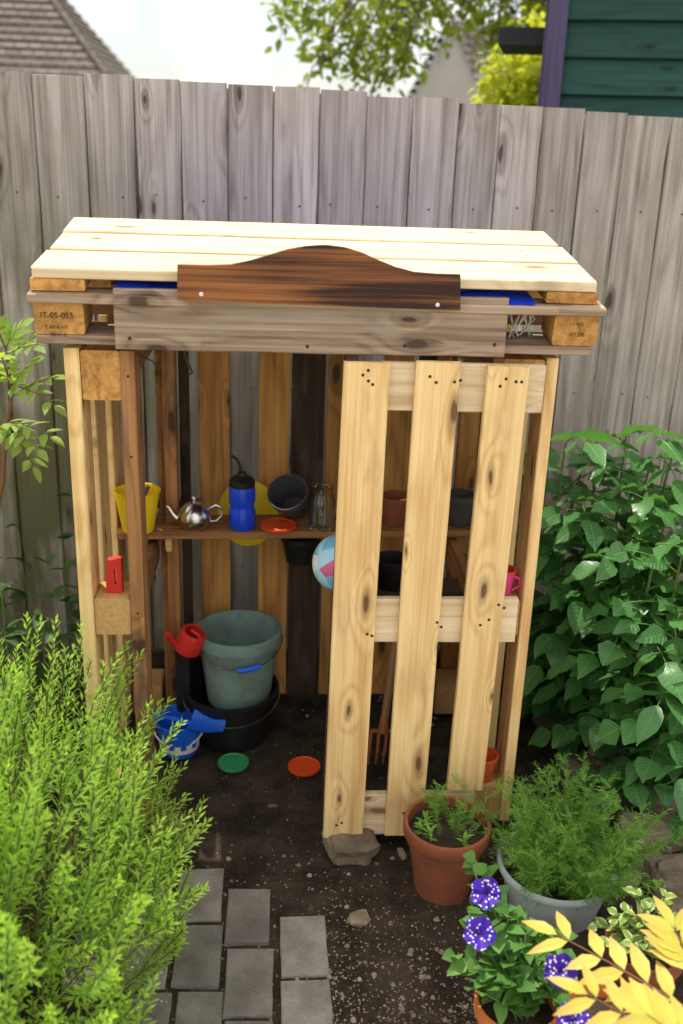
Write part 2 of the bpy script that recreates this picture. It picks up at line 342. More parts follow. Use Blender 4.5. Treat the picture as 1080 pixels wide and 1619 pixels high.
for j in range(NY):
    for i in range(NX): a=j*(NX+1)+i; fs.append((a,a+1,a+NX+2,a+NX+1))
mb.add(vs,fs,smooth=True); tag(build(mb,'soil',SOIL,origin=(0,2,0),recalc=False,sharp=0),kind='structure')
# pavers
mb=MB()
def sett(x0,x1,y0,y1):
    c=V(((x0+x1)/2,(y0+y1)/2,0)); z=max(gz(c.x,c.y),gz(x0,c.y),gz(x1,c.y),gz(c.x,y0),gz(c.x,y1))
    board(mb,(c.x+U(-.002,.002),y0,z-.012+U(-.001,.001)),(c.x+U(-.002,.002),y1,z-.012+U(-.001,.001)),(1,0,U(-.015,.015)),x1-x0,.032,4,.0022,.0006)
for (x0,x1,y0,y1) in ((122,196,1380,1460),(201,270,1372,1453),(279,351,1372,1453),(358,427,1405,1489),(443,517,1448,1540),(110,184,1470,1562),(191,268,1461,1559),(276,350,1460,1555),(356,432,1496,1601),(444,525,1547,1649)):
    a=PZ(x0,(y0+y1)/2,.012); b=PZ(x1,(y0+y1)/2,.012); sett(a.x,b.x,PZ((x0+x1)/2,y1,.012).y,PZ((x0+x1)/2,y0,.012).y)
for ci,(xa,xb,y) in enumerate(((191,268,1566),(276,350,1561),(356,432,1608),(444,525,1656))):
    a=PZ(xa,1600,.012).x; b=PZ(xb,1600,.012).x; yy=PZ((xa+xb)/2,y,.012).y
    while yy>.85: sett(a,b,yy-.118,yy); yy-=.126
tag(build(mb,'path',SETT,origin=(0,1.3,0)),kind='structure')
# gravel
mb=MB()
for k in range(2000):
    if k<1400: p=PZ(U(470,800),1370+260*math.sqrt(rng.random())) if k<1000 else PZ(U(180,560),U(1330,1640))
    else: p=V((U(-.5,.7),U(1.1,2.9),0))
    s=U(.0012,.0032) if rng.random()<.94 else U(.004,.008)
    z=gz(p.x,p.y); a0=U(0,6)
    ring=[V((p.x+s*U(.7,1.2)*math.cos(a0+q*PI/3),p.y+s*U(.7,1.2)*math.sin(a0+q*PI/3),z+s*.1)) for q in range(6)]
    ring2=[V((p.x,p.y,z+s*.65))+(r-V((p.x,p.y,z)))*.6 for r in ring]
    mb.add(ring+ring2+[(p.x,p.y,z+s*.8)],[(q,(q+1)%6,6+(q+1)%6,6+q) for q in range(6)]+[(6+q,6+(q+1)%6,12) for q in range(6)],smooth=True)
tag(build(mb,'gravel',PEB,origin=(0,1.6,0)),'pale gravel chips scattered over the dark soil','gravel',kind='stuff')
# ------------------------------------------------------------------ fence
FY=3.05
fence=thing('timber_fence','tall weathered grey timber fence of upright boards behind the pallet playhouse','fence',(0,FY,0))
edges=[PY(px,150+px*.04,FY).x for px in (-24,52,135,212,285,360,432,505,580,652,725,790,858,925,990,1060,1128)]
while edges[0]>-3.6: edges.insert(0,edges[0]-.135-U(-.006,.006))
while edges[-1]<4.2: edges.append(edges[-1]+.128+U(-.006,.006))
mb=MB();mk=MB()
for a,b in zip(edges[:-1],edges[1:]):
    c=(a+b)/2; top=1.806-.03*c+U(-.007,.007); W=b-a-.004; dy=U(-.003,.003)
    board(mb,(c,FY+dy,.02),(c+U(-.002,.002),FY+dy+U(-.003,.003),top),(1,-.05+U(-.02,.02),0),W,.016,14,.0025,.0009)
    board(mk,(b,FY+.034,.02),(b,FY+.034,top-.012),(1,0,0),.05,.014,6)  # added strip blocks light from behind so the joint stays dark
    for z in (.35,.95,1.5):
        nail(mb,(c+U(-.03,.03),FY-.0125+dy,z+U(-.01,.01)),(0,-1,0),.003)
build(mb,'board_panel',[FENCE,NAILM],fence); build(mk,'joint_light_block',FENCE,fence)['kind']='stuff'
for z in (.35,.95,1.5):
    mb=MB(); board(mb,(-3.6,FY+.065,z+.1),(4.2,FY+.065,z-.13),(0,0,1),.075,.04,10); build(mb,'rail',FENCE,fence)
for x in (-3.2,-1.4,.4,2.2,4.0):
    mb=MB(); board(mb,(x,FY+.14,0),(x,FY+.14,1.75),(1,0,0),.1,.1,6); build(mb,'post',FENCE,fence)
# ------------------------------------------------------------------ playhouse
ph=thing('pallet_playhouse','open fronted playhouse knocked together from wooden pallets against the grey fence','playhouse',(.09,2.4,0))
YB=2.76
def side(xo,xi,sgn,left):
    t=.022; tf=.032 if left else .026; m=MB(); yf=2.12
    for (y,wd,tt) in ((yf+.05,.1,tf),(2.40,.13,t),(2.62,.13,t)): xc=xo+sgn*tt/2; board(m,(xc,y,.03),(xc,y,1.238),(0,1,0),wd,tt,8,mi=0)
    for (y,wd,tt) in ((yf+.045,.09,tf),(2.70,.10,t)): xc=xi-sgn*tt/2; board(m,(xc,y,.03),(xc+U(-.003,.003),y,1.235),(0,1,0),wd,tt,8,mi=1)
    for z in (.08,.3,.62,1.0,1.18): nail(m,(xi-sgn*tf/2,yf-.0005,z),(0,-1,0),.003,2)
    o=build(m,'side_wall',[PINE,OLDP,NAILM],ph)
    lo,hi=sorted((xo+sgn*(tf+.001),xi-sgn*(tf+.001)))
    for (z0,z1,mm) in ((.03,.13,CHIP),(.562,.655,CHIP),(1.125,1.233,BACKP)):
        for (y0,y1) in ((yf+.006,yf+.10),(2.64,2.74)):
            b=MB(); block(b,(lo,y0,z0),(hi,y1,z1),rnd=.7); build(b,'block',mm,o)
    for z in (.585,1.18):
        b=MB(); xs=xi-sgn*(t+.013)
        board(b,(xs,2.222,z),(xs,2.638,z),(0,0,1),.085,.02,5); build(b,'stringer',OLDP,o)
    return o
wl=side(-.452,-.303,1,True); wr=side(.612,.465,-1,False)
for x in (-.287,.448):
    m=MB(); board(m,(x,2.63,.02),(x,2.63,1.235),(1,0,0),.034,.05,8); build(m,'corner_post',OLDP,ph)
m=MB()
def bx(px,Y=YB): return PY(px,720,Y).x
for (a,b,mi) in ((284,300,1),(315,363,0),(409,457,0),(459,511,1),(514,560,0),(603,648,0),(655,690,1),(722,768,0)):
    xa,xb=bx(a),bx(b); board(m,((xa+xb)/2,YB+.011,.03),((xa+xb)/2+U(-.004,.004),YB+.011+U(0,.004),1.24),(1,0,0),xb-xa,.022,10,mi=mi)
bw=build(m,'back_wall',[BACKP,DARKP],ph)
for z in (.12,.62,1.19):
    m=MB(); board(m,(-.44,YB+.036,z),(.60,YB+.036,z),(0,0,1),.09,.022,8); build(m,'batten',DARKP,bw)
m=MB(); a=PY(183,840,2.52); b=PY(748,840,2.56)
board(m,(a.x,2.52+.07,.654),(b.x,2.56+.07,.654),(0,1,0),.14,.02,8); sh=build(m,'shelf',OLDP,ph)
m=MB(); board(m,(.158,2.24,.625),(.462,2.24,.625),(0,1,0),.13,.02,5); build(m,'ledge',DARKP,ph)
m=MB(); block(m,(bx(258,2.56),2.545,.60),(bx(268,2.56),2.62,.643)); build(m,'shelf_bracket',PINE,ph)
# roof
c8,s8=math.cos(R(8)),math.sin(R(8)); RO=V((0,2.10,1.252))
def RP(x,v,n): return RO+V((x,v*c8-n*s8,v*s8+n*c8))
Vd=V((0,c8,s8)); Nd=V((0,-s8,c8))
m=MB()
for i in range(3):
    v=.070+i*.166; j=U(-.004,.004)
    board(m,RP(-.494+j,v,.147),RP(.662+j,v,.147),Vd,.146,.022,10,rnd=.3+.2*i)
    for x in (-.45,-.40,.07,.56,.62):
        nail(m,RP(x+U(-.01,.01),v+U(-.03,.03),.1578),Nd,.0035)
roof=build(m,'roof',[ROOFP,NAILM],ph)
for x in (-.448,.07,.615):
    m=MB(); board(m,RP(x,.002,.122),RP(x,.5,.122),(1,0,0),.11,.024,5); build(m,'stringer',BACKP,roof)
m=MB(); board(m,RP(-.506,.012,.099),RP(.684,.012,.099),Vd,.07,.018,8); build(m,'front_plank',WEATH,roof)
for v in (.25,.44):
    m=MB(); board(m,RP(-.5,v,.010),RP(.68,v,.010),Vd,.1,.02,8); build(m,'bottom_board',OLDP,roof)
m=MB(); board(m,RP(-.500,.046,.008),RP(.672,.046,.008),Vd,.1,.019,10,jit=.0008); build(m,'bottom_board',WEATH,roof)
for (x0,x1) in ((-.503,-.400),(.585,.681),(.02,.12)):
    for v in (.0,.36):
        m=MB(); c=RP((x0+x1)/2,v,.054); d=RP((x0+x1)/2,v+.10,.054)
        board(m,c,d,(1,0,0),x1-x0,.070,3,.004,.0008,rnd=.6); build(m,'block',BACKP,roof)
BY=2.082
m=MB(); a=PY(182,505,BY); b=PY(800,512,BY)
board(m,(a.x,BY,1.308),(b.x,BY,1.308),(0,0,1),.124,.022,8,jit=.0007)
for (px,py) in ((200,475),(205,535),(486,548),(640,547),(780,490),(782,545)):
    p=PY(px,py,BY-.0115); nail(m,(p.x,BY-.011,p.z),(0,-1,0),.0042)
build(m,'front_beam',[WEATH,NAILM],ph)
SY=2.048; top=[(281,418),(330,419),(365,418),(395,412),(425,403),(455,394),(485,389),(515,387),(545,391),(572,399),(598,411),(625,422),(655,430),(690,433),(727,434)]
bot=[(281+(727-281)*i/14,474+(490-474)*i/14) for i in range(15)]
m=MB(); off=(U(0,9),U(0,9),U(0,9)); vs=[];gs=[]
for (T,B) in zip(top,bot):
    for k in range(4):
        f=k/3; p=PY(T[0]+(B[0]-T[0])*f,T[1]+(B[1]-T[1])*f,SY)
        vs.append((p.x,SY-.009,p.z)); gs.append((p.x+off[0],p.z+off[1],off[2]))
N0=len(vs); vs+=[(x,SY+.009,z) for x,y,z in vs]; gs=gs+gs; fs=[]
for i in range(14):
    for k in range(3):
        q=i*4+k; fs.append((q,q+1,q+5,q+4)); fs.append((N0+q,N0+q+4,N0+q+5,N0+q+1))
    fs.append((i*4,(i+1)*4,N0+(i+1)*4,N0+i*4)); fs.append((i*4+3,N0+i*4+3,N0+(i+1)*4+3,(i+1)*4+3))
for i in (0,14):
    for k in range(3): q=i*4+k; fs.append((q,N0+q,N0+q+1,q+1))
m.add(vs,fs,gs,.5)
for (px,py) in ((318,465),(692,482)):
    p=PY(px,py,SY-.01); nail(m,(p.x,SY-.009,p.z),(0,-1,0),.0045,1)
build(m,'sign_board',[SIGNW,SCREW],ph)
# tarpaulin under the roof boards; unseen rear fall added to keep sun out
m=MB(); vs=[];fs=[];nx,ny=80,20
for j in range(ny+1):
    for i in range(nx+1):
        x=-.335+.87*i/nx if j<13 else -.45+1.05*i/nx
        if j<14:
            v=-.012+.46*j/13; n=.120+.009*mnoise.noise(V((x*14,v*14,2)))
            if j==0: n=.108+.006*mnoise.noise(V((x*25,0,5))); v=-.014
            vs.append(RP(x,v,n))
        else:
            f=(j-13)/(ny-13); y=RP(0,.448,.1).y+(2.80-RP(0,.448,.1).y)*f; z=RP(0,.448,.112).z-.10*f-.02*math.sin(f*3)+.008*mnoise.noise(V((x*12,y*12,4))); vs.append(V((x,y,z)))
for j in range(ny):
    for i in range(nx): q=j*(nx+1)+i; fs.append((q,q+1,q+nx+2,q+nx+1))
m.add(vs,fs,smooth=True); build(m,'tarpaulin',TARP,ph,recalc=False,sharp=0)
def stamp(txt,px,py,size,parent,Y):
    cu=bpy.data.curves.new('stamp','FONT'); cu.body=txt; cu.size=size; cu.extrude=.0002; cu.align_x='CENTER'
    o=bpy.data.objects.new('tmp',cu); COL.objects.link(o); dg=bpy.context.evaluated_depsgraph_get()
    me=bpy.data.meshes.new_from_object(o.evaluated_get(dg)); bpy.data.objects.remove(o)
    p=PY(px,py,Y); Mx=Matrix.Translation(p-BASE[parent.name])@Matrix.Rotation(R(90),4,'X'); me.transform(Mx)
    me.name='stamp'; me.materials.clear(); me.materials.append(INK); q=bpy.data.objects.new('stamp',me); COL.objects.link(q); q.parent=parent; BASE[q.name]=BASE[parent.name]
BF=RP(0,0,.054).y-.0012
stamp('IT-05-055',90,503,.017,roof,BF-.002); stamp('S 4476 HT',90,520,.011,roof,BF); stamp('DB 0-10',92,532,.010,roof,BF+.001)
stamp('IT-05',912,515,.014,roof,BF-.001); stamp('HT DB',912,532,.011,roof,BF)
m=MB(); c=PY(826,508,2.14); pts=[]
for k in range(46):
    a=k*.55+U(-.3,.3); pts.append(c+V((.028*math.cos(a)*U(.5,1.1),U(-.012,.012),.036*math.sin(a*1.37)*U(.6,1.05))))
tube(m,pts,.0015,5); build(m,'string',PAPER,ph)
m=MB(); p=PY(290,552,2.14); tube(m,[p+V((0,0,.02)),p+V((.004,0,-.01)),p+V((.012,-.004,-.035)),p+V((.018,0,-.05)),p+V((.010,0,-.056))],.003,6); build(m,'hook',NAILM,ph)
m=MB(); p=PY(222,556,2.14); tube(m,[p+V((-.02,0,.004)),p+V((.0,0,-.008)),p+V((.025,0,-.02)),p+V((.04,0,-.04))],.0016,5); build(m,'wire',NAILM,ph)
# door
DY=2.05
m=MB(); yr=DY+.023
for (xa,xb,y0,y1) in ((600,858,576,652),(588,815,948,1016),(560,660,1257,1320)):
    z0,z1=PY((xa+xb)/2,y0,yr-.011).z,PY((xa+xb)/2,y1,yr-.011).z; A=PY(xa,(y0+y1)/2,yr).x; B=PY(xb,(y0+y1)/2,yr).x
    if y0>1200: B=.50
    board(m,(A,yr,(z0+z1)/2),(B,yr,(z0+z1)/2),(0,0,1),abs(z0-z1),.021,4)
board(m,(.136,2.11,.06),(.156,2.11,1.25),(1,0,0),.024,.06,2,mi=1)
board(m,(.165,2.115,1.256),(.235,2.115,1.256),(0,1,0),.08,.012,2,rnd=.9)
door=build(m,'door',[ROOFP,DARKP],ph)
for (ta,tb,ty,ba,bb,by,nl) in ((545,617,574,510,574,1325,((582,605),(578,1000),(530,1305),(575,590))),(660,729,574,608,668,1322,((682,600),(720,605),(690,990),(640,1290))),(770,841,580,709,762,1250,((790,605),(815,608),(762,985),(790,960)))):
    m=MB(); t0=PY(ta,ty,DY-.011);t1=PY(tb,ty,DY-.011)
    x0,x1=PY(ba,by,DY-.012).x,PY(bb,by,DY-.012).x
    board(m,((x0+x1)/2,DY,PY(ba,by,DY-.011).z),((t0.x+t1.x)/2,DY,(t0.z+t1.z)/2),(1,0,0),((x1-x0)+(t1.x-t0.x))/2,.021,7,jit=.0005,rnd=U(.4,.8))
    for (px,py) in nl:
        for dx in (0,9):
            p=PY(px+dx+U(-3,3),py+U(-6,6),DY-.011); nail(m,(p.x,DY-.0108,p.z),(0,-1,0),.0036)
    build(m,'slat',[PINE,NAILM],door)
m=MB(); p=PZ(557,1345,.03); rock(m,(p.x,2.045,.022),.062,.055,.036,.1); tag(build(m,'rough_stone',ROCK),'flat grey stone propped under the corner of the pallet door','stone')
# ------------------------------------------------------------------ small things
def potp(rb,rt,h,th=.006,lip=.18):
    return [(0,0),(rb,0),(rb+(rt*.93-rb)*.99,h*(1-lip)),(rt,h*(1-lip)),(rt,h),(rt-th,h),(rt*.93-th,h*(1-lip)),(rb-th,th),(0,th)]
def cupp(rb,rt,h,th=.003):
    return [(0,0),(rb*.94,0),(rb,.004),(rt,h-.004),(rt+.003,h-.002),(rt+.003,h),(rt-th,h),(rb-th,th),(0,th)]
def onshelf(px,py): return PZ(px,py,.6655)
t=onshelf(219,838); o=thing('yellow_pot','yellow plastic pot with a grey handle in it at the left end of the shelf','pot',t)
m=MB(); lathe(m,cupp(.042,.060,.115),TR(t)); build(m,'pot',YEL,o)
m=MB(); tube(m,[t+V((-.01,0,.01)),t+V((.005,0,.07)),t+V((.03,.0,.125))],.006,8); build(m,'tool_handle',GREYP,o)
t=onshelf(308,834); o=thing('teapot','small shiny steel teapot on the shelf beside the yellow pot','teapot',t)
m=MB(); lathe(m,[(0,0),(.030,0),(.043,.014),(.047,.032),(.043,.050),(.028,.064),(.026,.066)],TR(t)); build(m,'body',STEEL,o)
m=MB(); lathe(m,[(.028,.065),(.023,.071),(.008,.075),(.005,.077),(.006,.082),(.008,.086),(.005,.091),(0,.092)],TR(t),24); build(m,'lid',STEEL,o)
m=MB(); tube(m,[t+V(q) for q in ((-.036,0,.022),(-.052,0,.030),(-.062,0,.045),(-.070,0,.060),(-.076,0,.062))],[.013,.011,.008,.006,.005],10); build(m,'spout',STEEL,o)
m=MB(); tube(m,[t+V(q) for q in ((.038,0,.055),(.058,0,.066),(.074,0,.058),(.074,0,.036),(.060,0,.020),(.040,0,.018))],.0035,8); build(m,'handle',STEEL,o)
t=onshelf(383,834); o=thing('drinking_bottle','blue drinking bottle with black lid and straw on the shelf','bottle',t)
m=MB(); lathe(m,[(0,0),(.033,0),(.036,.004),(.036,.05),(.032,.06),(.032,.068),(.036,.078),(.036,.112),(.033,.122),(.030,.124)],TR(t)); build(m,'body',BLUE,o)
m=MB(); lathe(m,[(.034,.121),(.035,.124),(.035,.136),(.026,.146),(.014,.150),(.012,.160),(0,.162)],TR(t)); build(m,'lid',BLACK,o)
m=MB(); tube(m,[t+V(q) for q in ((-.004,0,.155),(-.006,0,.18),(-.014,0,.196),(-.03,0,.206))],.0038,8); build(m,'straw',BLACK,o)
c=PY(392,815,2.725); c.z=.648; m=MB(); lathe(m,[(0,.018),(.045,.016),(.070,.004),(.094,0),(.0945,-.003),(.068,.001),(.043,.012),(0,.014)],TR(c)@Matrix.Diagonal((.93,1,1.08,1))@Matrix.Rotation(R(90),4,'X')); tag(build(m,'yellow_dish',YEL),'round yellow plastic dish behind the blue bottle against the back boards','dish')
def disc(px,py,z,r,mat_,name,label,tilt=0):
    p=PZ(px,py,z); m=MB(); lathe(m,[(0,0),(r*.97,0),(r,.002),(r,.008),(r*.95,.009),(r*.9,.006),(0,.0055)],TR((p.x,p.y,z),tilt,0,0)); tag(build(m,name,mat_),label,'lid')
disc(440,833,.6665,.050,ORANGE,'plastic_lid','orange red round lid lying flat on the shelf edge')
disc(369,1208,.012,.044,GREENP,'plastic_lid','green round lid lying on the soil inside the playhouse')
disc(481,1214,.012,.046,ORANGE,'plastic_lid','orange red round lid lying on the soil near the door')
t=onshelf(466,822); m=MB(); lathe(m,potp(.036,.057,.095,.004,.2),TR(t+V((.0,.02,.028)),40,-18,0)); tag(build(m,'plant_pot',GREYP),'dark grey plant pot tipped towards the front on the shelf beside the glass jar','pot')
t=onshelf(508,834); m=MB(); lathe(m,[(0,0),(.033,0),(.036,.004),(.036,.085),(.029,.098),(.029,.112),(.031,.113),(.031,.117),(.027,.117),(.027,.098),(.033,.084),(.033,.006),(0,.004)],TR(t)); tag(build(m,'glass_jar',GLASS),'clear empty glass jar on the shelf left of the door','jar')
t=onshelf(626,834); m=MB(); lathe(m,potp(.028,.044,.085),TR(t+V((0,.03,0)))); tag(build(m,'plant_pot',TERRA),'terracotta pot on the shelf seen between the first two door slats','pot')
t=onshelf(728,834); m=MB(); lathe(m,potp(.03,.046,.09),TR(t+V((0,.03,0)))); tag(build(m,'plant_pot',GREYP),'dark grey pot at the right end of the shelf behind the door','pot')
t=PY(474,886,2.70); m=MB(); lathe(m,potp(.04,.056,.08),TR(t)); tag(build(m,'plant_pot',BLACK),'black plant pot hanging on the back boards just below the shelf','pot')
t=V((PY(620,930,2.24).x,2.25,.636)); m=MB(); lathe(m,potp(.038,.048,.075),TR(t)); tag(build(m,'plant_pot',BLACK),'black plant pot on the inner ledge behind the door beside the ball','pot')
c=PY(541,892,2.215); m=MB(); lathe(m,[(.0725*math.sin(PI*k/20),-.0725*math.cos(PI*k/20)) for k in range(21)],TR((c.x,c.y+.005,.7085),20,30,0)); tag(build(m,'play_ball',BALL),'pale blue ball with white and pink patches poking out behind the door','ball')
t=V((.548,2.168,.656)); o=thing('toy_cup','pink plastic toy cup on the middle block of the right pallet wall','cup',t)
m=MB(); lathe(m,cupp(.021,.027,.058),TR(t)); build(m,'cup',PINK,o)
m=MB(); lathe(m,[(.0215,.057),(.0272,.0585),(.0305,.060),(.030,.063),(.0235,.062)],TR(t)); build(m,'rim',ORANGE,o)
m=MB(); tube(m,[t+V(q) for q in ((.02,-.015,.05),(.034,-.022,.046),(.036,-.022,.028),(.02,-.015,.015))],.0035,8); build(m,'handle',PINK,o)
t=V((.541,2.165,.131)); m=MB(); lathe(m,cupp(.026,.036,.07),TR(t)); tag(build(m,'toy_pot',OPOT),'small orange pot on the bottom block of the right pallet wall','pot')
t=V((-.378,2.165,.656)); o=MB()
vs=[];P=[(-.018,0),(.02,0),(.02,.086),(-.012,.082)]; Q=[(.003,.022),(.008,.022),(.008,.062),(.003,.060)]
for y in (-.011,.011):
    vs+=[t+V((x,y,z)) for x,z in P]+[t+V((x,y,z)) for x,z in Q]
fs=[]
for k in range(4):
    l=(k+1)%4; fs+=[(k,l,4+l,4+k),(8+k,12+k,12+l,8+l),(k,8+k,8+l,l),(4+k,4+l,12+l,12+k)]
o.add(vs,fs); tag(build(o,'red_toy',RED),'small red plastic toy on the middle block of the left pallet wall','toy')
# black tub and teal bucket
t=V((PY(366,1080,2.575).x,2.575,0))
o=thing('black_tub','black plastic tub with wire handle holding the teal bucket','tub',t)
m=MB(); lathe(m,[(0,.0),(.105,0),(.134,.155),(.140,.16),(.140,.167),(.131,.167),(.100,.01),(0,.01)],TR(t)); build(m,'tub',BLACK,o)
m=MB(); tube(m,[t+V((.141*math.cos(a),-.141*abs(math.sin(a))-.006,.15-.035*math.sin(a))) for a in [PI*k/16 for k in range(17)]],.0022,6); build(m,'handle',STEEL,o)
tb=V((PY(378,1080,2.585).x,2.585,.122))
o=thing('garden_bucket','faded teal bucket with blue handle grip standing in the black tub','bucket',tb)
m=MB(); lathe(m,[(0,0),(.088,0),(.092,.004),(.113,.19),(.122,.192),(.124,.205),(.124,.225),(.116,.228),(.110,.19),(.086,.012),(0,.01)],TR(tb)); build(m,'bucket',TEAL,o)
hp=[tb+V((.126*math.cos(a),-.126*math.sin(a)-.004,.205-.045*math.sin(a))) for a in [PI*k/18 for k in range(19)]]
m=MB(); tube(m,hp,.002,6); hd=build(m,'handle',STEEL,o)
m=MB(); tube(m,hp[6:10],.008,10); build(m,'grip',BLUE2,hd)
t=V((-.252,2.53,.30))
o=thing('red_can','red plastic toy watering can propped up against the left wall beside the teal bucket','watering can',t)
m=MB(); lathe(m,[(0,0),(.036,0),(.040,.004),(.037,.06),(.033,.066),(.027,.066),(.034,.006),(0,.004)],TR(t+V((.004,0,.010)),10,22,0)); build(m,'body',RED,o)
m=MB(); tube(m,[t+V(q) for q in ((-.020,-.02,.03),(-.036,-.03,.055),(-.044,-.036,.075))],[.011,.008,.011],10); build(m,'spout',RED,o)
m=MB(); tube(m,[t+V(q) for q in ((.020,-.02,.080),(.040,-.024,.066),(.046,-.024,.036),(.034,-.02,.012))],.005,8); build(m,'handle',RED,o)
m=MB(); board(m,t+V((-.01,.03,-.295)),t+V((-.01,.03,.006)),(1,0,0),.04,.04,3); build(m,'stand',BLACK,o)
t=PZ(283,1196,.01); t.y+=.03; o=thing('sand_bucket','blue toy sand bucket with a white patterned band beside the rosemary bush','bucket',t)
m=MB(); lathe(m,cupp(.050,.070,.11),TR(t)); build(m,'bucket',BLUE2,o)
m=MB(); r=lambda z:.0505+.02*z/.11+.001
for k in range(22):
    a=k*2*PI/22; hgt=.034 if k%2 else .05
    for q in range(2):
        a1=a+q*.143; a2=a1+.143
        m.add([t+V((r(z)*math.cos(x),r(z)*math.sin(x),z)) for (x,z) in ((a1,.02),(a2,.02),(a2,hgt),(a1,hgt))],[(0,1,2,3)])
build(m,'castle_band',WHITE,o,recalc=False)
m=MB(); tube(m,[t+V((.072*math.cos(a),-.03*math.sin(a)-.02,.102-.06*math.sin(a))) for a in [PI*k/12 for k in range(13)]],.003,6); build(m,'handle',WHITE,o)
t=PZ(300,1143,.118); o=thing('toy_spade','blue plastic toy spade lying across the blue sand bucket','spade',t)
m=MB(); vs=[];fs=[]; dx=V((.92,-.25,-.06)).normalized(); dy=V((.25,.9,.2)).normalized(); dz=dx.cross(dy)
for i in range(9):
    for j in range(7):
        u=i/8; q=(j-3)/3; wd=.040*(1-.75*max(0,u-.62)**1.2*2)
        vs.append(t+dx*(u*.10)+dy*(q*wd)+dz*(.014*q*q+.004*math.sin(u*3)))
for i in range(8):
    for j in range(6): a=i*7+j; fs.append((a,a+1,a+8,a+7))
n0=len(vs); vs+=[p-dz*.003 for p in vs]; fs+=[tuple(n0+x for x in reversed(f)) for f in fs]
m.add(vs,fs,smooth=True); build(m,'blade',BLUE2,o,recalc=False)
m=MB(); tube(m,[t+dx*.004,t-dx*.05+V((0,0,.004)),t-dx*.105,t-dx*.108-dy*.012,t-dx*.108+dy*.025],[.008,.007,.007,.007,.006],8); build(m,'handle',BLUE2,o)
a=PY(628,1000,2.62); b=PY(606,1150,2.46); e=PY(600,1200,2.42)
o=thing('garden_fork','garden fork with wooden handle leaning inside behind the door slats','fork',(b.x,b.y,max(.02,b.z)))
m=MB(); tube(m,[a+(a-b)*.5,a,b],[.013,.013,.011],10); build(m,'shaft',HANDLEW,o)
m=MB(); dn=(e-b)
tube(m,[b+V((-.035,0,-.012)),b+V((.035,0,-.012))],.006,8)
for k in (-.034,-.011,.011,.034): tube(m,[b+V((k,0,-.012)),b+V((k,0,-.012))+dn*.5+V((0,-.008,0)),b+V((k*.9,0,-.012))+dn*1.1],[.005,.0045,.002],6)
tube(m,[b-dn*.3,b+dn*.2],.013,8); build(m,'fork_head',RUST,o)
for (px,py,sx,sy,sz,lb) in ((567,1456,.018,.024,.012,'small flat pale stone lying on bare soil below the terracotta pot'),(636,1350,.019,.008,.007,'small pale wood chip shaped stone right of the door prop stone')):
    m=MB(); p=PZ(px,py,.005); rock(m,(p.x,p.y,gz(p.x,p.y)+.006),sx,sy,sz,U(0,3)); tag(build(m,'loose_stone',PEB),lb,'stone')
sb=thing('stone_border','low border of rough brown stones beneath the leafy shrub on the right','border',PZ(1010,1330,.05))
for (px,py,z,sx,sy,sz) in ((1030,1325,.08,.085,.06,.045),(1075,1390,.08,.08,.06,.04),(985,1270,.06,.07,.05,.04),(930,1215,.05,.07,.05,.04),(1060,1262,.13,.09,.06,.04),(1000,1390,.03,.06,.05,.035),(885,1140,.06,.07,.06,.04),(990,1185,.13,.09,.06,.045),(1085,1440,.04,.07,.06,.04)):
    m=MB(); rock(m,PZ(px,py,z),sx,sy,sz,U(-.3,.3)); build(m,'stone',ROCK,sb)
# ------------------------------------------------------------------ potted plants
def soil_disc(o,c,r,z):
    m=MB(); vs=[V((c.x,c.y,z+.004))]
    for q in range(1,5):
        for k in range(24):
            a=k*PI/12; vs.append(V((c.x+r*q/4*math.cos(a),c.y+r*q/4*math.sin(a),z+U(-.004,.005))))
    fs=[(0,1+k,1+(k+1)%24) for k in range(24)]
    for q in range(3):
        for k in range(24): a=1+q*24+k; b=1+q*24+(k+1)%24; fs.append((a,a+24,b+24,b))
    m.add(vs,fs,smooth=True); build(m,'potting_soil',SOIL,o,recalc=False,sharp=0)
def feather(m,ms,b,d,L,n,fl,fw,spread=.9,dr=.03):
    pts=[];p=V(b);d=d.normalized()
    for k in range(n+1):
        pts.append(p.copy()); d=(d+rdir()*.12+V((0,0,-dr))).normalized(); p=p+d*(L/n)
    tube(ms,pts,[.0016*(1-.6*k/n) for k in range(n+1)],4)
    for k in range(1,n+1):
        for q in range(3):
            dd=((pts[k]-pts[k-1]).normalized()*.8+rdir()*spread).normalized(); l=fl*U(.6,1.15)*(1-.3*k/n)
            e=pts[k]; r=rng.random(); nn=6
            for j in range(nn):
                st=e+dd*(l*j/nn)
                for sg in range(2):
                    d2=(dd*.9+rdir()*.7).normalized(); needle(m,st,d2,d2.orthogonal().normalized(),l*.45,fw,r)
            needle(m,e,dd,dd.orthogonal().normalized(),l,fw,r)
yc=1.915; c=PY(712,1287,yc); t=V((c.x-.005,yc,0)); h=.185; rt=.103
o=thing('terracotta_pot','large terracotta pot of soil and seedlings standing in front of the pallet door','pot',t)
m=MB(); lathe(m,[(0,0),(.066,0),(.090,h*.80),(.098,h*.80),(.101,h*.83),(rt,h*.97),(rt-.002,h),(rt-.010,h),(.091,h*.85),(.09,h*.7)],TR(t),56,jit=.002); build(m,'pot',TERRA,o)
soil_disc(o,t,.091,h*.86)
m=MB();ms=MB()
for k in range(9):
    a=U(0,6.28);r=U(0,.06); b=t+V((r*math.cos(a)+.012,r*math.sin(a)+.025,h*.86)); feather(m,ms,b,V((U(-.3,.3),U(-.3,.3),1)),U(.05,.11),6,.03,.0013)
for (dx_,dy_) in ((-.06,-.01),(-.045,-.03),(-.05,.02),(.03,-.055)):
    for k in range(9):
        a=U(0,6.28); leaf(m,t+V((dx_,dy_,h*.86+k*.003)),V((math.cos(a),math.sin(a),U(.2,1.4))),V((0,0,1)),U(.018,.03),.009,LAN,rnd=.9)
build(m,'seedlings',L_FEA,o,recalc=False,sharp=0); build(ms,'stems',STEM,o)
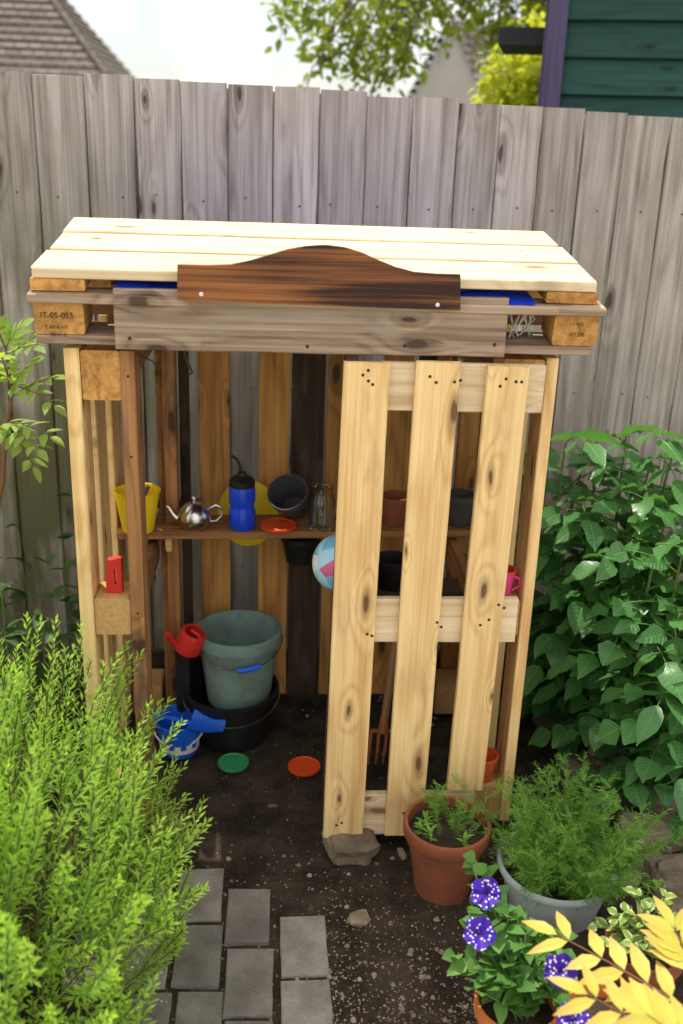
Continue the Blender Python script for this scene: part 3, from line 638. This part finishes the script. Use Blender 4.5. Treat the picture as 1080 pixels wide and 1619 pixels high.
h=.12; t=PZ(880,1364,h); t.z=.0
o=thing('garden_tub','pale translucent tub overflowing with a feathery green plant beside the terracotta pot','planter',t)
m=MB(); lathe(m,[(0,0),(.10,0),(.128,h-.012),(.135,h-.010),(.137,h-.002),(.135,h+.003),(.127,h+.003),(.122,h-.012),(.11,h*.5)],TR(t),56); build(m,'tub',GALV,o)
soil_disc(o,t,.114,h*.55)
m=MB();ms=MB()
for k in range(92):
    a=U(0,6.28);r=.09*math.sqrt(rng.random()); b=t+V((r*math.cos(a)+.012,r*math.sin(a),h*.6))
    d=V((math.cos(a)*.5*r/.09+U(-.15,.15)+.05,math.sin(a)*.5*r/.09+U(-.2,.3),1)); feather(m,ms,b,d,U(.11,.27),9,.044,.0017,dr=.06)
build(m,'foliage',L_FEA,o,recalc=False,sharp=0); build(ms,'stems',STEM,o)
h=.15; t=PZ(818,1580,h); t.z=0.0
o=thing('petunia_pot','orange pot of petunias with spotted purple flowers at the bottom edge of the photo','potted plant',t)
m=MB(); lathe(m,potp(.058,.08,h,.006,.2),TR(t),48); build(m,'pot',TERRA2,o); soil_disc(o,t,.068,h*.85)
m=MB();ms=MB()
def bushy(m,ms,tips,base,ll,lw,n,shape=OV,stem=.0018):
    for tp in tips:
        b=base+V((U(-.03,.03),U(-.03,.03),0)); mid=(b+tp)/2+V((U(-.02,.02),U(-.02,.02),.03)); pts=[]
        for k in range(n+1):
            f=k/n; p=b*(1-f)**2+mid*2*f*(1-f)+tp*f*f; pts.append(p)
        tube(ms,pts,stem,5)
        for k in range(1,n+1):
            ax=(pts[k]-pts[k-1]).normalized()
            for q in range(2):
                d=(rdir(-.2,.7)+ax*.3).normalized(); leaf(m,pts[k],d,(V((0,0,1))+rdir()*.5).normalized(),ll*U(.65,1.15)*(1-.35*(k==n)),lw*U(.8,1.1),shape,U(.1,.4),.25)
PT=[(740,1380,.30),(765,1440,.29),(735,1470,.26),(790,1500,.25),(820,1490,.26),(850,1520,.24),(870,1560,.2),(760,1530,.22),(800,1550,.22),(755,1365,.31),(780,1420,.28),(840,1470,.26),(720,1500,.22),(870,1500,.24),(885,1590,.2),(745,1560,.19),(830,1540,.22),(800,1460,.27),(860,1480,.25),(905,1520,.22),(735,1420,.27),(830,1450,.26),(870,1465,.24),(900,1490,.22)]
tips=[PZ(px+U(-12,12),py+U(-12,12),z) for (px,py,z) in PT]
bushy(m,ms,tips,t+V((0,0,h*.85)),.047,.030,6)
build(m,'foliage',L_PET,o,recalc=False,sharp=0); build(ms,'stems',STEM,o)
for (px,py,z,ph_) in ((768,1412,.335,.3),(758,1475,.315,1.1),(886,1535,.305,.7),(908,1612,.28,.2)):
    c=PZ(px,py,z); n=(CAM-c).normalized()*.85+V((U(-.3,.3),-.1,.35)); n.normalize(); s=n.orthogonal().normalized(); q=n.cross(s); m=MB()
    vs=[c-n*.016]; gs=[(px,0,0)]; NS=50; RG=(.14,.4,.7,1.0)
    for f in RG:
        for k in range(NS):
            a=2*PI*k/NS+ph_; lob=.80+.22*abs(math.cos(2.5*a))**.6
            r=.0300*f*(1 if f<.5 else lob); hh=-.016+.018*f**.45+.0035*math.sin(5*a)*f+.002*math.sin(11*a+px)*f
            vs.append(c+(s*math.cos(a)+q*math.sin(a))*r+n*hh); gs.append((math.cos(a)*f+px,math.sin(a)*f,f))
    fs=[(0,1+k,1+(k+1)%NS) for k in range(NS)]
    for ring in range(3):
        for k in range(NS): a=1+ring*NS+k;b=1+ring*NS+(k+1)%NS; fs.append((a,a+NS,b+NS,b))
    m.add(vs,fs,gs,smooth=True); build(m,'flower',PETAL,o,recalc=False,sharp=0)
def pinnate(m,ms,b,d,up,L,pairs,ll,lw,shape=LAN,droop=.25,r=None,ang=.9,st=.0018,tipk=.8,crk=0):
    d=d.normalized(); s=d.cross(up).normalized(); n=s.cross(d); pts=[]
    N=pairs*2+1
    for k in range(N+1): f=k/N; pts.append(b+d*(L*f)-V((0,0,1))*(droop*L*f*f))
    tube(ms,pts,[st*(1-.5*k/N) for k in range(N+1)],5)
    for k in range(pairs):
        i=int((k+.8)/pairs*N*.95); i=max(1,min(N,i)); ax=(pts[i]-pts[i-1]).normalized(); sc=1-(1-tipk)*k/pairs
        for sg in (-1,1):
            dd=(ax*(1-ang*.45)+s*sg*ang+n*U(-.15,.2)).normalized()
            leaf(m,pts[i]+s*sg*.002,dd,(n+rdir()*.22).normalized(),ll*sc*U(.85,1.1),lw*sc*U(.9,1.1),shape,U(.1,.35),.18,r,crk=crk)
    ax=(pts[-1]-pts[-2]).normalized(); leaf(m,pts[-1],ax,(n+rdir()*.2).normalized(),ll*1.1*tipk,lw*1.1*tipk,shape,.2,.18,r,crk=crk)
h=.17; t=PZ(955,1600,h); t.z=0
o=thing('golden_leaf_plant','potted plant with long pale yellow leaflets in the bottom right corner','potted plant',t)
m=MB(); lathe(m,potp(.05,.072,h,.006,.2),TR(t),48); build(m,'pot',TERRA2,o); soil_disc(o,t,.06,h*.85)
m=MB();ms=MB()
crown=PZ(1075,1660,.30)
tube(ms,[t+V((0,0,h*.8)),t+V((.02,-.01,h+.05)),crown],.004,6)
for (bx_,by_,tx,ty,z) in ((1080,1590,850,1450,.40),(1080,1660,905,1550,.42),(1100,1540,1060,1450,.42),(1100,1660,1010,1590,.46)):
    b=PZ(bx_,by_,z-.04); e=PZ(tx,ty,z); d=e-b; pinnate(m,ms,b,d,V((0,-.4,1)),d.length*.85,5,.078,.028,LAN,.05,None,.72)
build(m,'foliage',L_YEL,o,recalc=False,sharp=0); build(ms,'stems',RSTEM,o)
h=.15; t=PZ(1020,1490,h); t.z=.0
o=thing('variegated_plant_pot','dark terracotta pot with a small leaved variegated plant behind the yellow leaflets','potted plant',t)
m=MB(); lathe(m,potp(.055,.08,h,.007,.2),TR(t),48); build(m,'pot',TERRA,o); soil_disc(o,t,.07,h*.85)
m=MB();ms=MB(); tips=[PZ(px+U(-8,8),py+U(-8,8),z) for (px,py,z) in ((965,1470,.22),(990,1445,.25),(1020,1430,.27),(1050,1420,.28),(1065,1460,.25),(1030,1470,.24),(1000,1490,.22),(1078,1440,.27),(950,1490,.19),(980,1500,.18),(1015,1500,.2),(970,1450,.23),(1005,1415,.27),(1055,1490,.22),(940,1465,.2))]
bushy(m,ms,tips,t+V((0,0,h*.85)),.034,.019,6); build(m,'foliage',L_VAR,o,recalc=False,sharp=0); build(ms,'stems',STEM,o)
# ------------------------------------------------------------------ rosemary bush
C=V((-.57,1.58,.36)); o=thing('rosemary_bush','bushy bright green rosemary with needle leaves in the left foreground','bush',(C.x,C.y,0))
m=MB();ms=MB()
for k in range(880):
    d=rdir(-.7,1); rr=U(.70,1.12) if k>190 else U(.3,.75)
    tip=C+V((d.x*.40,d.y*.48,d.z*.39))*rr
    if tip.z<.04: continue
    ax=(d*.5+V((0,0,.9))+rdir()*.3).normalized(); L=U(.12,.25); n=int(L/.0046); p=tip-ax*L*.8
    bendv=V((d.x,d.y,0))*.25; pts=[]; dd=ax.copy(); q=p.copy(); r0=rng.random()
    for i in range(n):
        dd=(dd+bendv*.008+rdir()*.015).normalized(); q=q+dd*(L/n)
        if q.z<.01: continue
        if i%6==0: pts.append(q.copy())
        s=dd.orthogonal().normalized(); t2=dd.cross(s); a=i*2.4
        f=i/n; ll=.033*(1-.5*f*f)*U(.8,1.15)
        rad=s*math.cos(a)+t2*math.sin(a); nd=(dd*(.5+.7*f)+rad*.8).normalized(); cr=nd.cross(dd)
        needle(m,q,nd,cr.normalized() if cr.length>1e-3 else s,ll,.0058,min(1,max(0,.55*r0+.5*f*f+U(-.12,.12))))
    if len(pts)>1: tube(ms,pts,.0015,4,cap=False)
for k in range(26):
    d=rdir(.1,1); tube(ms,[V((C.x+U(-.08,.08),C.y+U(-.08,.08),0)),C+V((d.x*.12,d.y*.12,-.12)),C+V((d.x*.3,d.y*.3,d.z*.24))],[.006,.005,.002],5)
build(m,'foliage',L_ROSE,o,recalc=False,sharp=0); build(ms,'stems',BARK,o)
# ------------------------------------------------------------------ leafy shrub on the right
o=thing('leafy_shrub','tall green leafy shrub growing against the fence right of the playhouse','shrub',(1.0,2.5,.08))
m=MB();ms=MB()
def stemplant(base,topp,npin,L,pairs,ll,lw,shape,droop):
    mid=(base+topp)/2+V((U(-.05,.05),U(-.05,.05),0)); pts=[]
    for k in range(11): f=k/10; pts.append(base*(1-f)**2+mid*2*f*(1-f)+topp*f*f)
    tube(ms,pts,[.007*(1-.6*k/10) for k in range(11)],6)
    for k in range(npin):
        f=.12+.88*(k/(npin-1)); i=min(10,int(f*10)); a=k*2.4+U(-.4,.4)
        d=V((math.cos(a),math.sin(a),.25+.7*f*f*rng.random())); pinnate(m,ms,pts[i],d,V((0,0,1)),L*U(.7,1.2),pairs,ll*U(.6,1.2),lw*U(.8,1.15),shape,droop,min(1,max(0,.15+.75*f*U(.5,1.1))),.95,.002,1.0,crk=.12)
OVB=[(0.0,.0),(.08,.45),(.22,.85),(.38,1.0),(.56,.88),(.74,.56),(.9,.22),(1,0)]
for (px,py,Y) in ((895,700,2.66),(945,690,2.74),(990,690,2.7),(1030,725,2.65),(1070,700,2.58),(1100,740,2.5),(1060,800,2.42),(1120,820,2.35),(955,780,2.56),(905,790,2.6),(1000,820,2.46),(1090,930,2.2),(1130,1000,2.15),(1080,1060,2.12),(1020,950,2.36),(970,930,2.44),(925,900,2.54),(1050,1120,2.14),(985,1060,2.32),(1160,760,2.5),(1200,850,2.35),(1180,700,2.6),(890,870,2.62),(940,1020,2.44),(1040,860,2.3),(900,960,2.55),(1065,980,2.15),(1010,1010,2.25),(920,740,2.7),(1010,770,2.6),(960,850,2.5),(1080,870,2.25),(1100,1120,2.05)):
    tp=PY(px,py,Y); bs=V((max(.74,tp.x+U(-.08,.1)),Y+U(-.05,.08),.06)); stemplant(bs,tp,11,.17,2,.094,.060,OVB,.45)
build(m,'foliage',L_POT,o,recalc=False,sharp=0); build(ms,'stems',STEM,o)
# left sapling
o=thing('elder_sapling','thin sapling with bright serrated leaf sprays at the left edge beside the playhouse','sapling',(-.78,2.45,0))
m=MB();ms=MB(); st=[PY(-25,900,2.45),PY(5,760,2.45),PY(10,680,2.42),PY(20,620,2.4),PY(10,560,2.4)]
st=[V((st[0].x,2.45,0.0))]+st
tube(ms,st,[.009,.008,.006,.005,.004,.003],8)
for (bi,tx,ty,Y) in ((5,75,530,2.35),(5,45,520,2.4),(4,95,600,2.33),(4,85,650,2.3),(4,60,575,2.36),(3,80,700,2.34),(3,40,735,2.38),(4,0,560,2.3),(5,-10,520,2.4),(5,60,560,2.3),(3,-40,660,2.3),(4,-40,600,2.3),(3,60,720,2.3)):
    b=st[bi]+V((U(-.01,.01),0,U(-.03,.03))); e=PY(tx,ty,Y); d=e-b; pinnate(m,ms,b,d+V((0,0,.05)),V((0,-.3,1)),max(.07,d.length),4,.050,.024,LAN,.22,U(.3,1),.85,.002,.85)
build(m,'foliage',L_SAP,o,recalc=False,sharp=0); build(ms,'stems',RSTEM,o)
o=thing('dark_undergrowth','dark leafy undergrowth between the left pallet wall and the fence','undergrowth',(-.75,2.6,0))
m=MB();ms=MB()
for k in range(80):
    x=U(-1.3,-.5); y=U(2.1,2.9); b=V((x,y,0)); tp=b+V((U(-.1,.1),U(-.12,.05),U(.15,.72)))
    bushy(m,ms,[tp],b,.07,.04,5)
build(m,'foliage',L_IVY,o,recalc=False,sharp=0); build(ms,'stems',STEM,o)
# ------------------------------------------------------------------ beyond the fence
E=PY(160,115,20); ez=2.45; k=E.z-ez; ex=E.x+k*.85; ey=20-k
o=thing('bungalow','house with brown tiled hip roof beyond the fence at the left','house',(ex-5,ey+3.5,0))
m=MB(); W_,D_=11.0,7.0; x1=ex;x0=ex-W_;y0=ey;y1=ey+D_; rh=D_/2
def wallbox(m,a,b,c,d,z0,z1):
    m.add([(a,c,z0),(b,c,z0),(b,d,z0),(a,d,z0),(a,c,z1),(b,c,z1),(b,d,z1),(a,d,z1)],[(0,1,5,4),(1,2,6,5),(2,3,7,6),(3,0,4,7),(4,5,6,7)])
wallbox(m,x0+.35,x1-.35,y0+.35,y1-.35,0,ez+.05); build(m,'wall',HBRICK,o)
m=MB(); rows=24; HX=.85
def hiprows(fn,L):
    for r in range(rows):
        f0=r/rows; f1=(r+1)/rows; a0,a1=fn(f0,0.05),fn(f1+.006,0.0); s=rh*1.414
        m.add([a0[0],a0[1],a1[1],a1[0]],[(0,1,2,3)],[(0+f0*L[0],f0*s,0),(L[1]-f0*L[0],f0*s,0),(L[1]-f1*L[0],f1*s,0),(f1*L[0],f1*s,0)],.5)
        b0=fn(f0,0.0); m.add([b0[0],b0[1],a0[1],a0[0]],[(0,1,2,3)],[(0,f0*s,0)]*4,.5)
hiprows(lambda f,l:(V((x0+HX*rh*f,y0+rh*f-l*.7,ez+rh*f+l*.7)),V((x1-HX*rh*f,y0+rh*f-l*.7,ez+rh*f+l*.7))),(rh,W_))
hiprows(lambda f,l:(V((x1-HX*rh*f+l*.7,y0+rh*f,ez+rh*f+l*.7)),V((x1-HX*rh*f+l*.7,y1-rh*f,ez+rh*f+l*.7))),(rh,D_))
hiprows(lambda f,l:(V((x1-HX*rh*f,y1-rh*f+l*.7,ez+rh*f+l*.7)),V((x0+HX*rh*f,y1-rh*f+l*.7,ez+rh*f+l*.7))),(rh,W_))
hiprows(lambda f,l:(V((x0+HX*rh*f-l*.7,y1-rh*f,ez+rh*f+l*.7)),V((x0+HX*rh*f-l*.7,y0+rh*f,ez+rh*f+l*.7))),(rh,D_))
rf=build(m,'roof',TILE,o,recalc=False)
m=MB(); tube(m,[(x1+.02,y0-.02,ez+.05),(x1-HX*rh,y0+rh,ez+rh+.04)],.05,8); build(m,'hip_ridge',TILE,rf)
m=MB(); wallbox(m,x0+3,x0+3.6,y0+3.2,y0+3.8,4.6,7.0); build(m,'chimney',HBRICK,rf)
for wx in (x1-2.2,x1-5.5):
    m=MB(); wallbox(m,wx-.6,wx+.6,y0+.30,y0+.36,1.0,2.1); fr=build(m,'window',WHITE,o); m=MB(); wallbox(m,wx-.52,wx+.52,y0+.285,y0+.299,1.08,2.02); build(m,'pane',PANE,fr)
A=PY(714,34,22); o=thing('gable_house','pale rendered gable house with brown tiled roof seen through the tree','house',(A.x+3,A.y+2,0))
rd_=V((.8,.6,0)); gd=V((.6,-.8,0)); hw=3.0; eh=A.z-hw*1.35; LN=9
def HP(l,g,z): return V((A.x,A.y,0))+rd_*l+gd*g+V((0,0,z))
m=MB(); vs=[HP(0,-hw+.2,0),HP(0,hw-.2,0),HP(0,hw-.2,eh+.2),HP(0,0,A.z-.03),HP(0,-hw+.2,eh+.2)]; vs+=[p+rd_*LN for p in vs]
m.add(vs,[(0,1,2,3,4),(9,8,7,6,5),(1,6,7,2),(0,4,9,5)]); build(m,'wall',REND,o)
m=MB(); rows=26
for sg in (1,-1):
    for r in range(rows):
        f0,f1=1-r/rows,1-(r+1.05)/rows; z0=eh+(A.z-eh)*(1-f0);z1=eh+(A.z-eh)*(1-f1); s0=(1-f0)*hw*1.5;s1=(1-f1)*hw*1.5
        m.add([HP(-.12,sg*hw*f0,z0+.06),HP(LN+.1,sg*hw*f0,z0+.06),HP(LN+.1,sg*hw*f1,z1+.03),HP(-.12,sg*hw*f1,z1+.03)],[(0,1,2,3)],[(0,s0,0),(LN,s0,0),(LN,s1,0),(0,s1,0)],.5)
build(m,'roof',TILE,o,recalc=False)
# tree
T0=PY(830,250,7.2); o=thing('garden_tree','leafy tree with hanging branches beyond the fence against the bright sky','tree',(T0.x,7.2,0))
m=MB(); my=MB(); mt=MB()
trunk=[V((T0.x,7.2,0)),V((T0.x+.05,7.2,1.2)),V((T0.x-.02,7.15,2.4)),V((T0.x,7.1,3.6)),V((T0.x+.1,7.1,4.8))]
tube(mt,trunk,[.12,.10,.08,.06,.04],10)
cl=[(480,15,6.6,.20,50),(520,50,6.6,.22,80),(465,-10,6.5,.2,60),(565,75,6.5,.26,100),(610,35,6.6,.3,120),(555,5,6.8,.3,100),(635,75,6.7,.2,60),(640,5,6.8,.3,140),(690,-5,6.8,.24,90),(505,95,6.5,.12,16),(585,120,6.5,.14,36),(620,120,6.5,.12,22),(740,-5,6.9,.24,110),(800,5,6.9,.26,150),(840,15,7.0,.24,130),(785,45,6.8,.14,40),(600,-60,7,.5,260),(720,-90,7.1,.5,300),(830,-90,7.1,.5,260),(500,-70,6.8,.35,140),(720,-200,7.2,.7,300),(900,-200,7.3,.6,260)]
for (px,py,Y,r,n) in cl:
    c=PY(px,py,Y); s=trunk[3]; mid=(s+c)/2+V((0,0,.45))
    bp=[s*(1-f)**2+mid*2*f*(1-f)+c*f*f for f in [k/8 for k in range(9)]]; tube(mt,bp,[.026*(1-f/8)+.004 for f in range(9)],6)
    for q in range(max(3,n//12)):
        e=c+rdir()*r*U(.5,1.2)+V((0,0,-.4*r)); tube(mt,[c,(c+e)/2+V((0,0,.04)),e],[.005,.0035,.002],4)
        for z in range(7):
            f=U(.3,1.1); p=c+(e-c)*f+rdir()*.04; leaf(m,p,(rdir(-1,.3)),rdir(.1,1),U(.055,.09),U(.028,.045),LAN,.2,.15)
    for q in range(n//2):
        p=c+rdir()*r*(rng.random()**.45); leaf(m,p,rdir(-1,.3),rdir(.1,1),U(.05,.085),U(.025,.04),LAN,.2,.15)
for (px,py,Y,r,n) in ((805,120,5.6,.18,300),(835,140,5.6,.2,380),(790,155,5.6,.13,120),(850,95,5.7,.18,260),(820,185,5.6,.3,300),(850,50,5.8,.14,90)):
    c=PY(px,py,Y); mid=(trunk[1]+c)/2; tube(mt,[trunk[1],mid+V((0,0,.2)),c],[.03,.02,.008],6)
    for q in range(n):
        p=c+rdir()*r*(rng.random()**.4); leaf(my,p,rdir(-1,.4),rdir(.1,1),U(.04,.07),U(.022,.035),LAN,.2,.15)
build(mt,'trunk',BARK,o); build(m,'crown',L_TREE,o,recalc=False,sharp=0); build(my,'lower_crown',L_TREEY,o,recalc=False,sharp=0)
# green shed, its front turned a little so that the left side is edge on
SYY=4.3; sx=PY(872,90,SYY).x; fa=R(-15); fx=V((math.cos(fa),math.sin(fa),0)); fy=V((-math.sin(fa),math.cos(fa),0)); SO=V((sx,SYY,0))
def SP(l,d,z): return SO+fx*l+fy*d+V((0,0,z))
def sbox(m,l0,l1,d0,d1,z0,z1):
    m.add([SP(l,d,z) for z in (z0,z1) for (l,d) in ((l0,d0),(l1,d0),(l1,d1),(l0,d1))],[(0,1,5,4),(1,2,6,5),(2,3,7,6),(3,0,4,7),(4,5,6,7),(3,2,1,0)])
o=thing('garden_shed','dark green boarded shed with purple corner trim rising above the fence at the right','shed',SP(1.2,.8,0))
m=MB(); z=0.0
while z<3.3:
    board(m,SP(.02,0,z+.07),SP(2.6,0,z+.07),fy*.16+V((0,0,1)),.150,.016,6,rnd=U(0,1))
    board(m,SP(0,1.5,z+.07),SP(0,.02,z+.07),fx*.16+V((0,0,1)),.150,.016,6); z+=.135
build(m,'clapboard_wall',SHEDM,o)
m=MB(); sbox(m,.022,2.6,.022,1.5,0,3.3); build(m,'wall_core',FELT,o)
m=MB(); board(m,SP(.012,-.026,0),SP(.012,-.026,3.3),fx,.075,.024,6); board(m,SP(-.026,.03,0),SP(-.026,.03,3.3),fy,.085,.022,6); build(m,'corner_trim',TRIM,o)
m=MB(); sbox(m,-.3,2.9,-.3,1.8,3.32,3.38); build(m,'roof',FELT,o)
m=MB(); zc=PY(820,58,SYY+.1).z; sbox(m,-.22,-.04,.06,.5,zc-.03,zc+.035); build(m,'side_gutter',FELT,o)
print('done', len(bpy.data.objects))
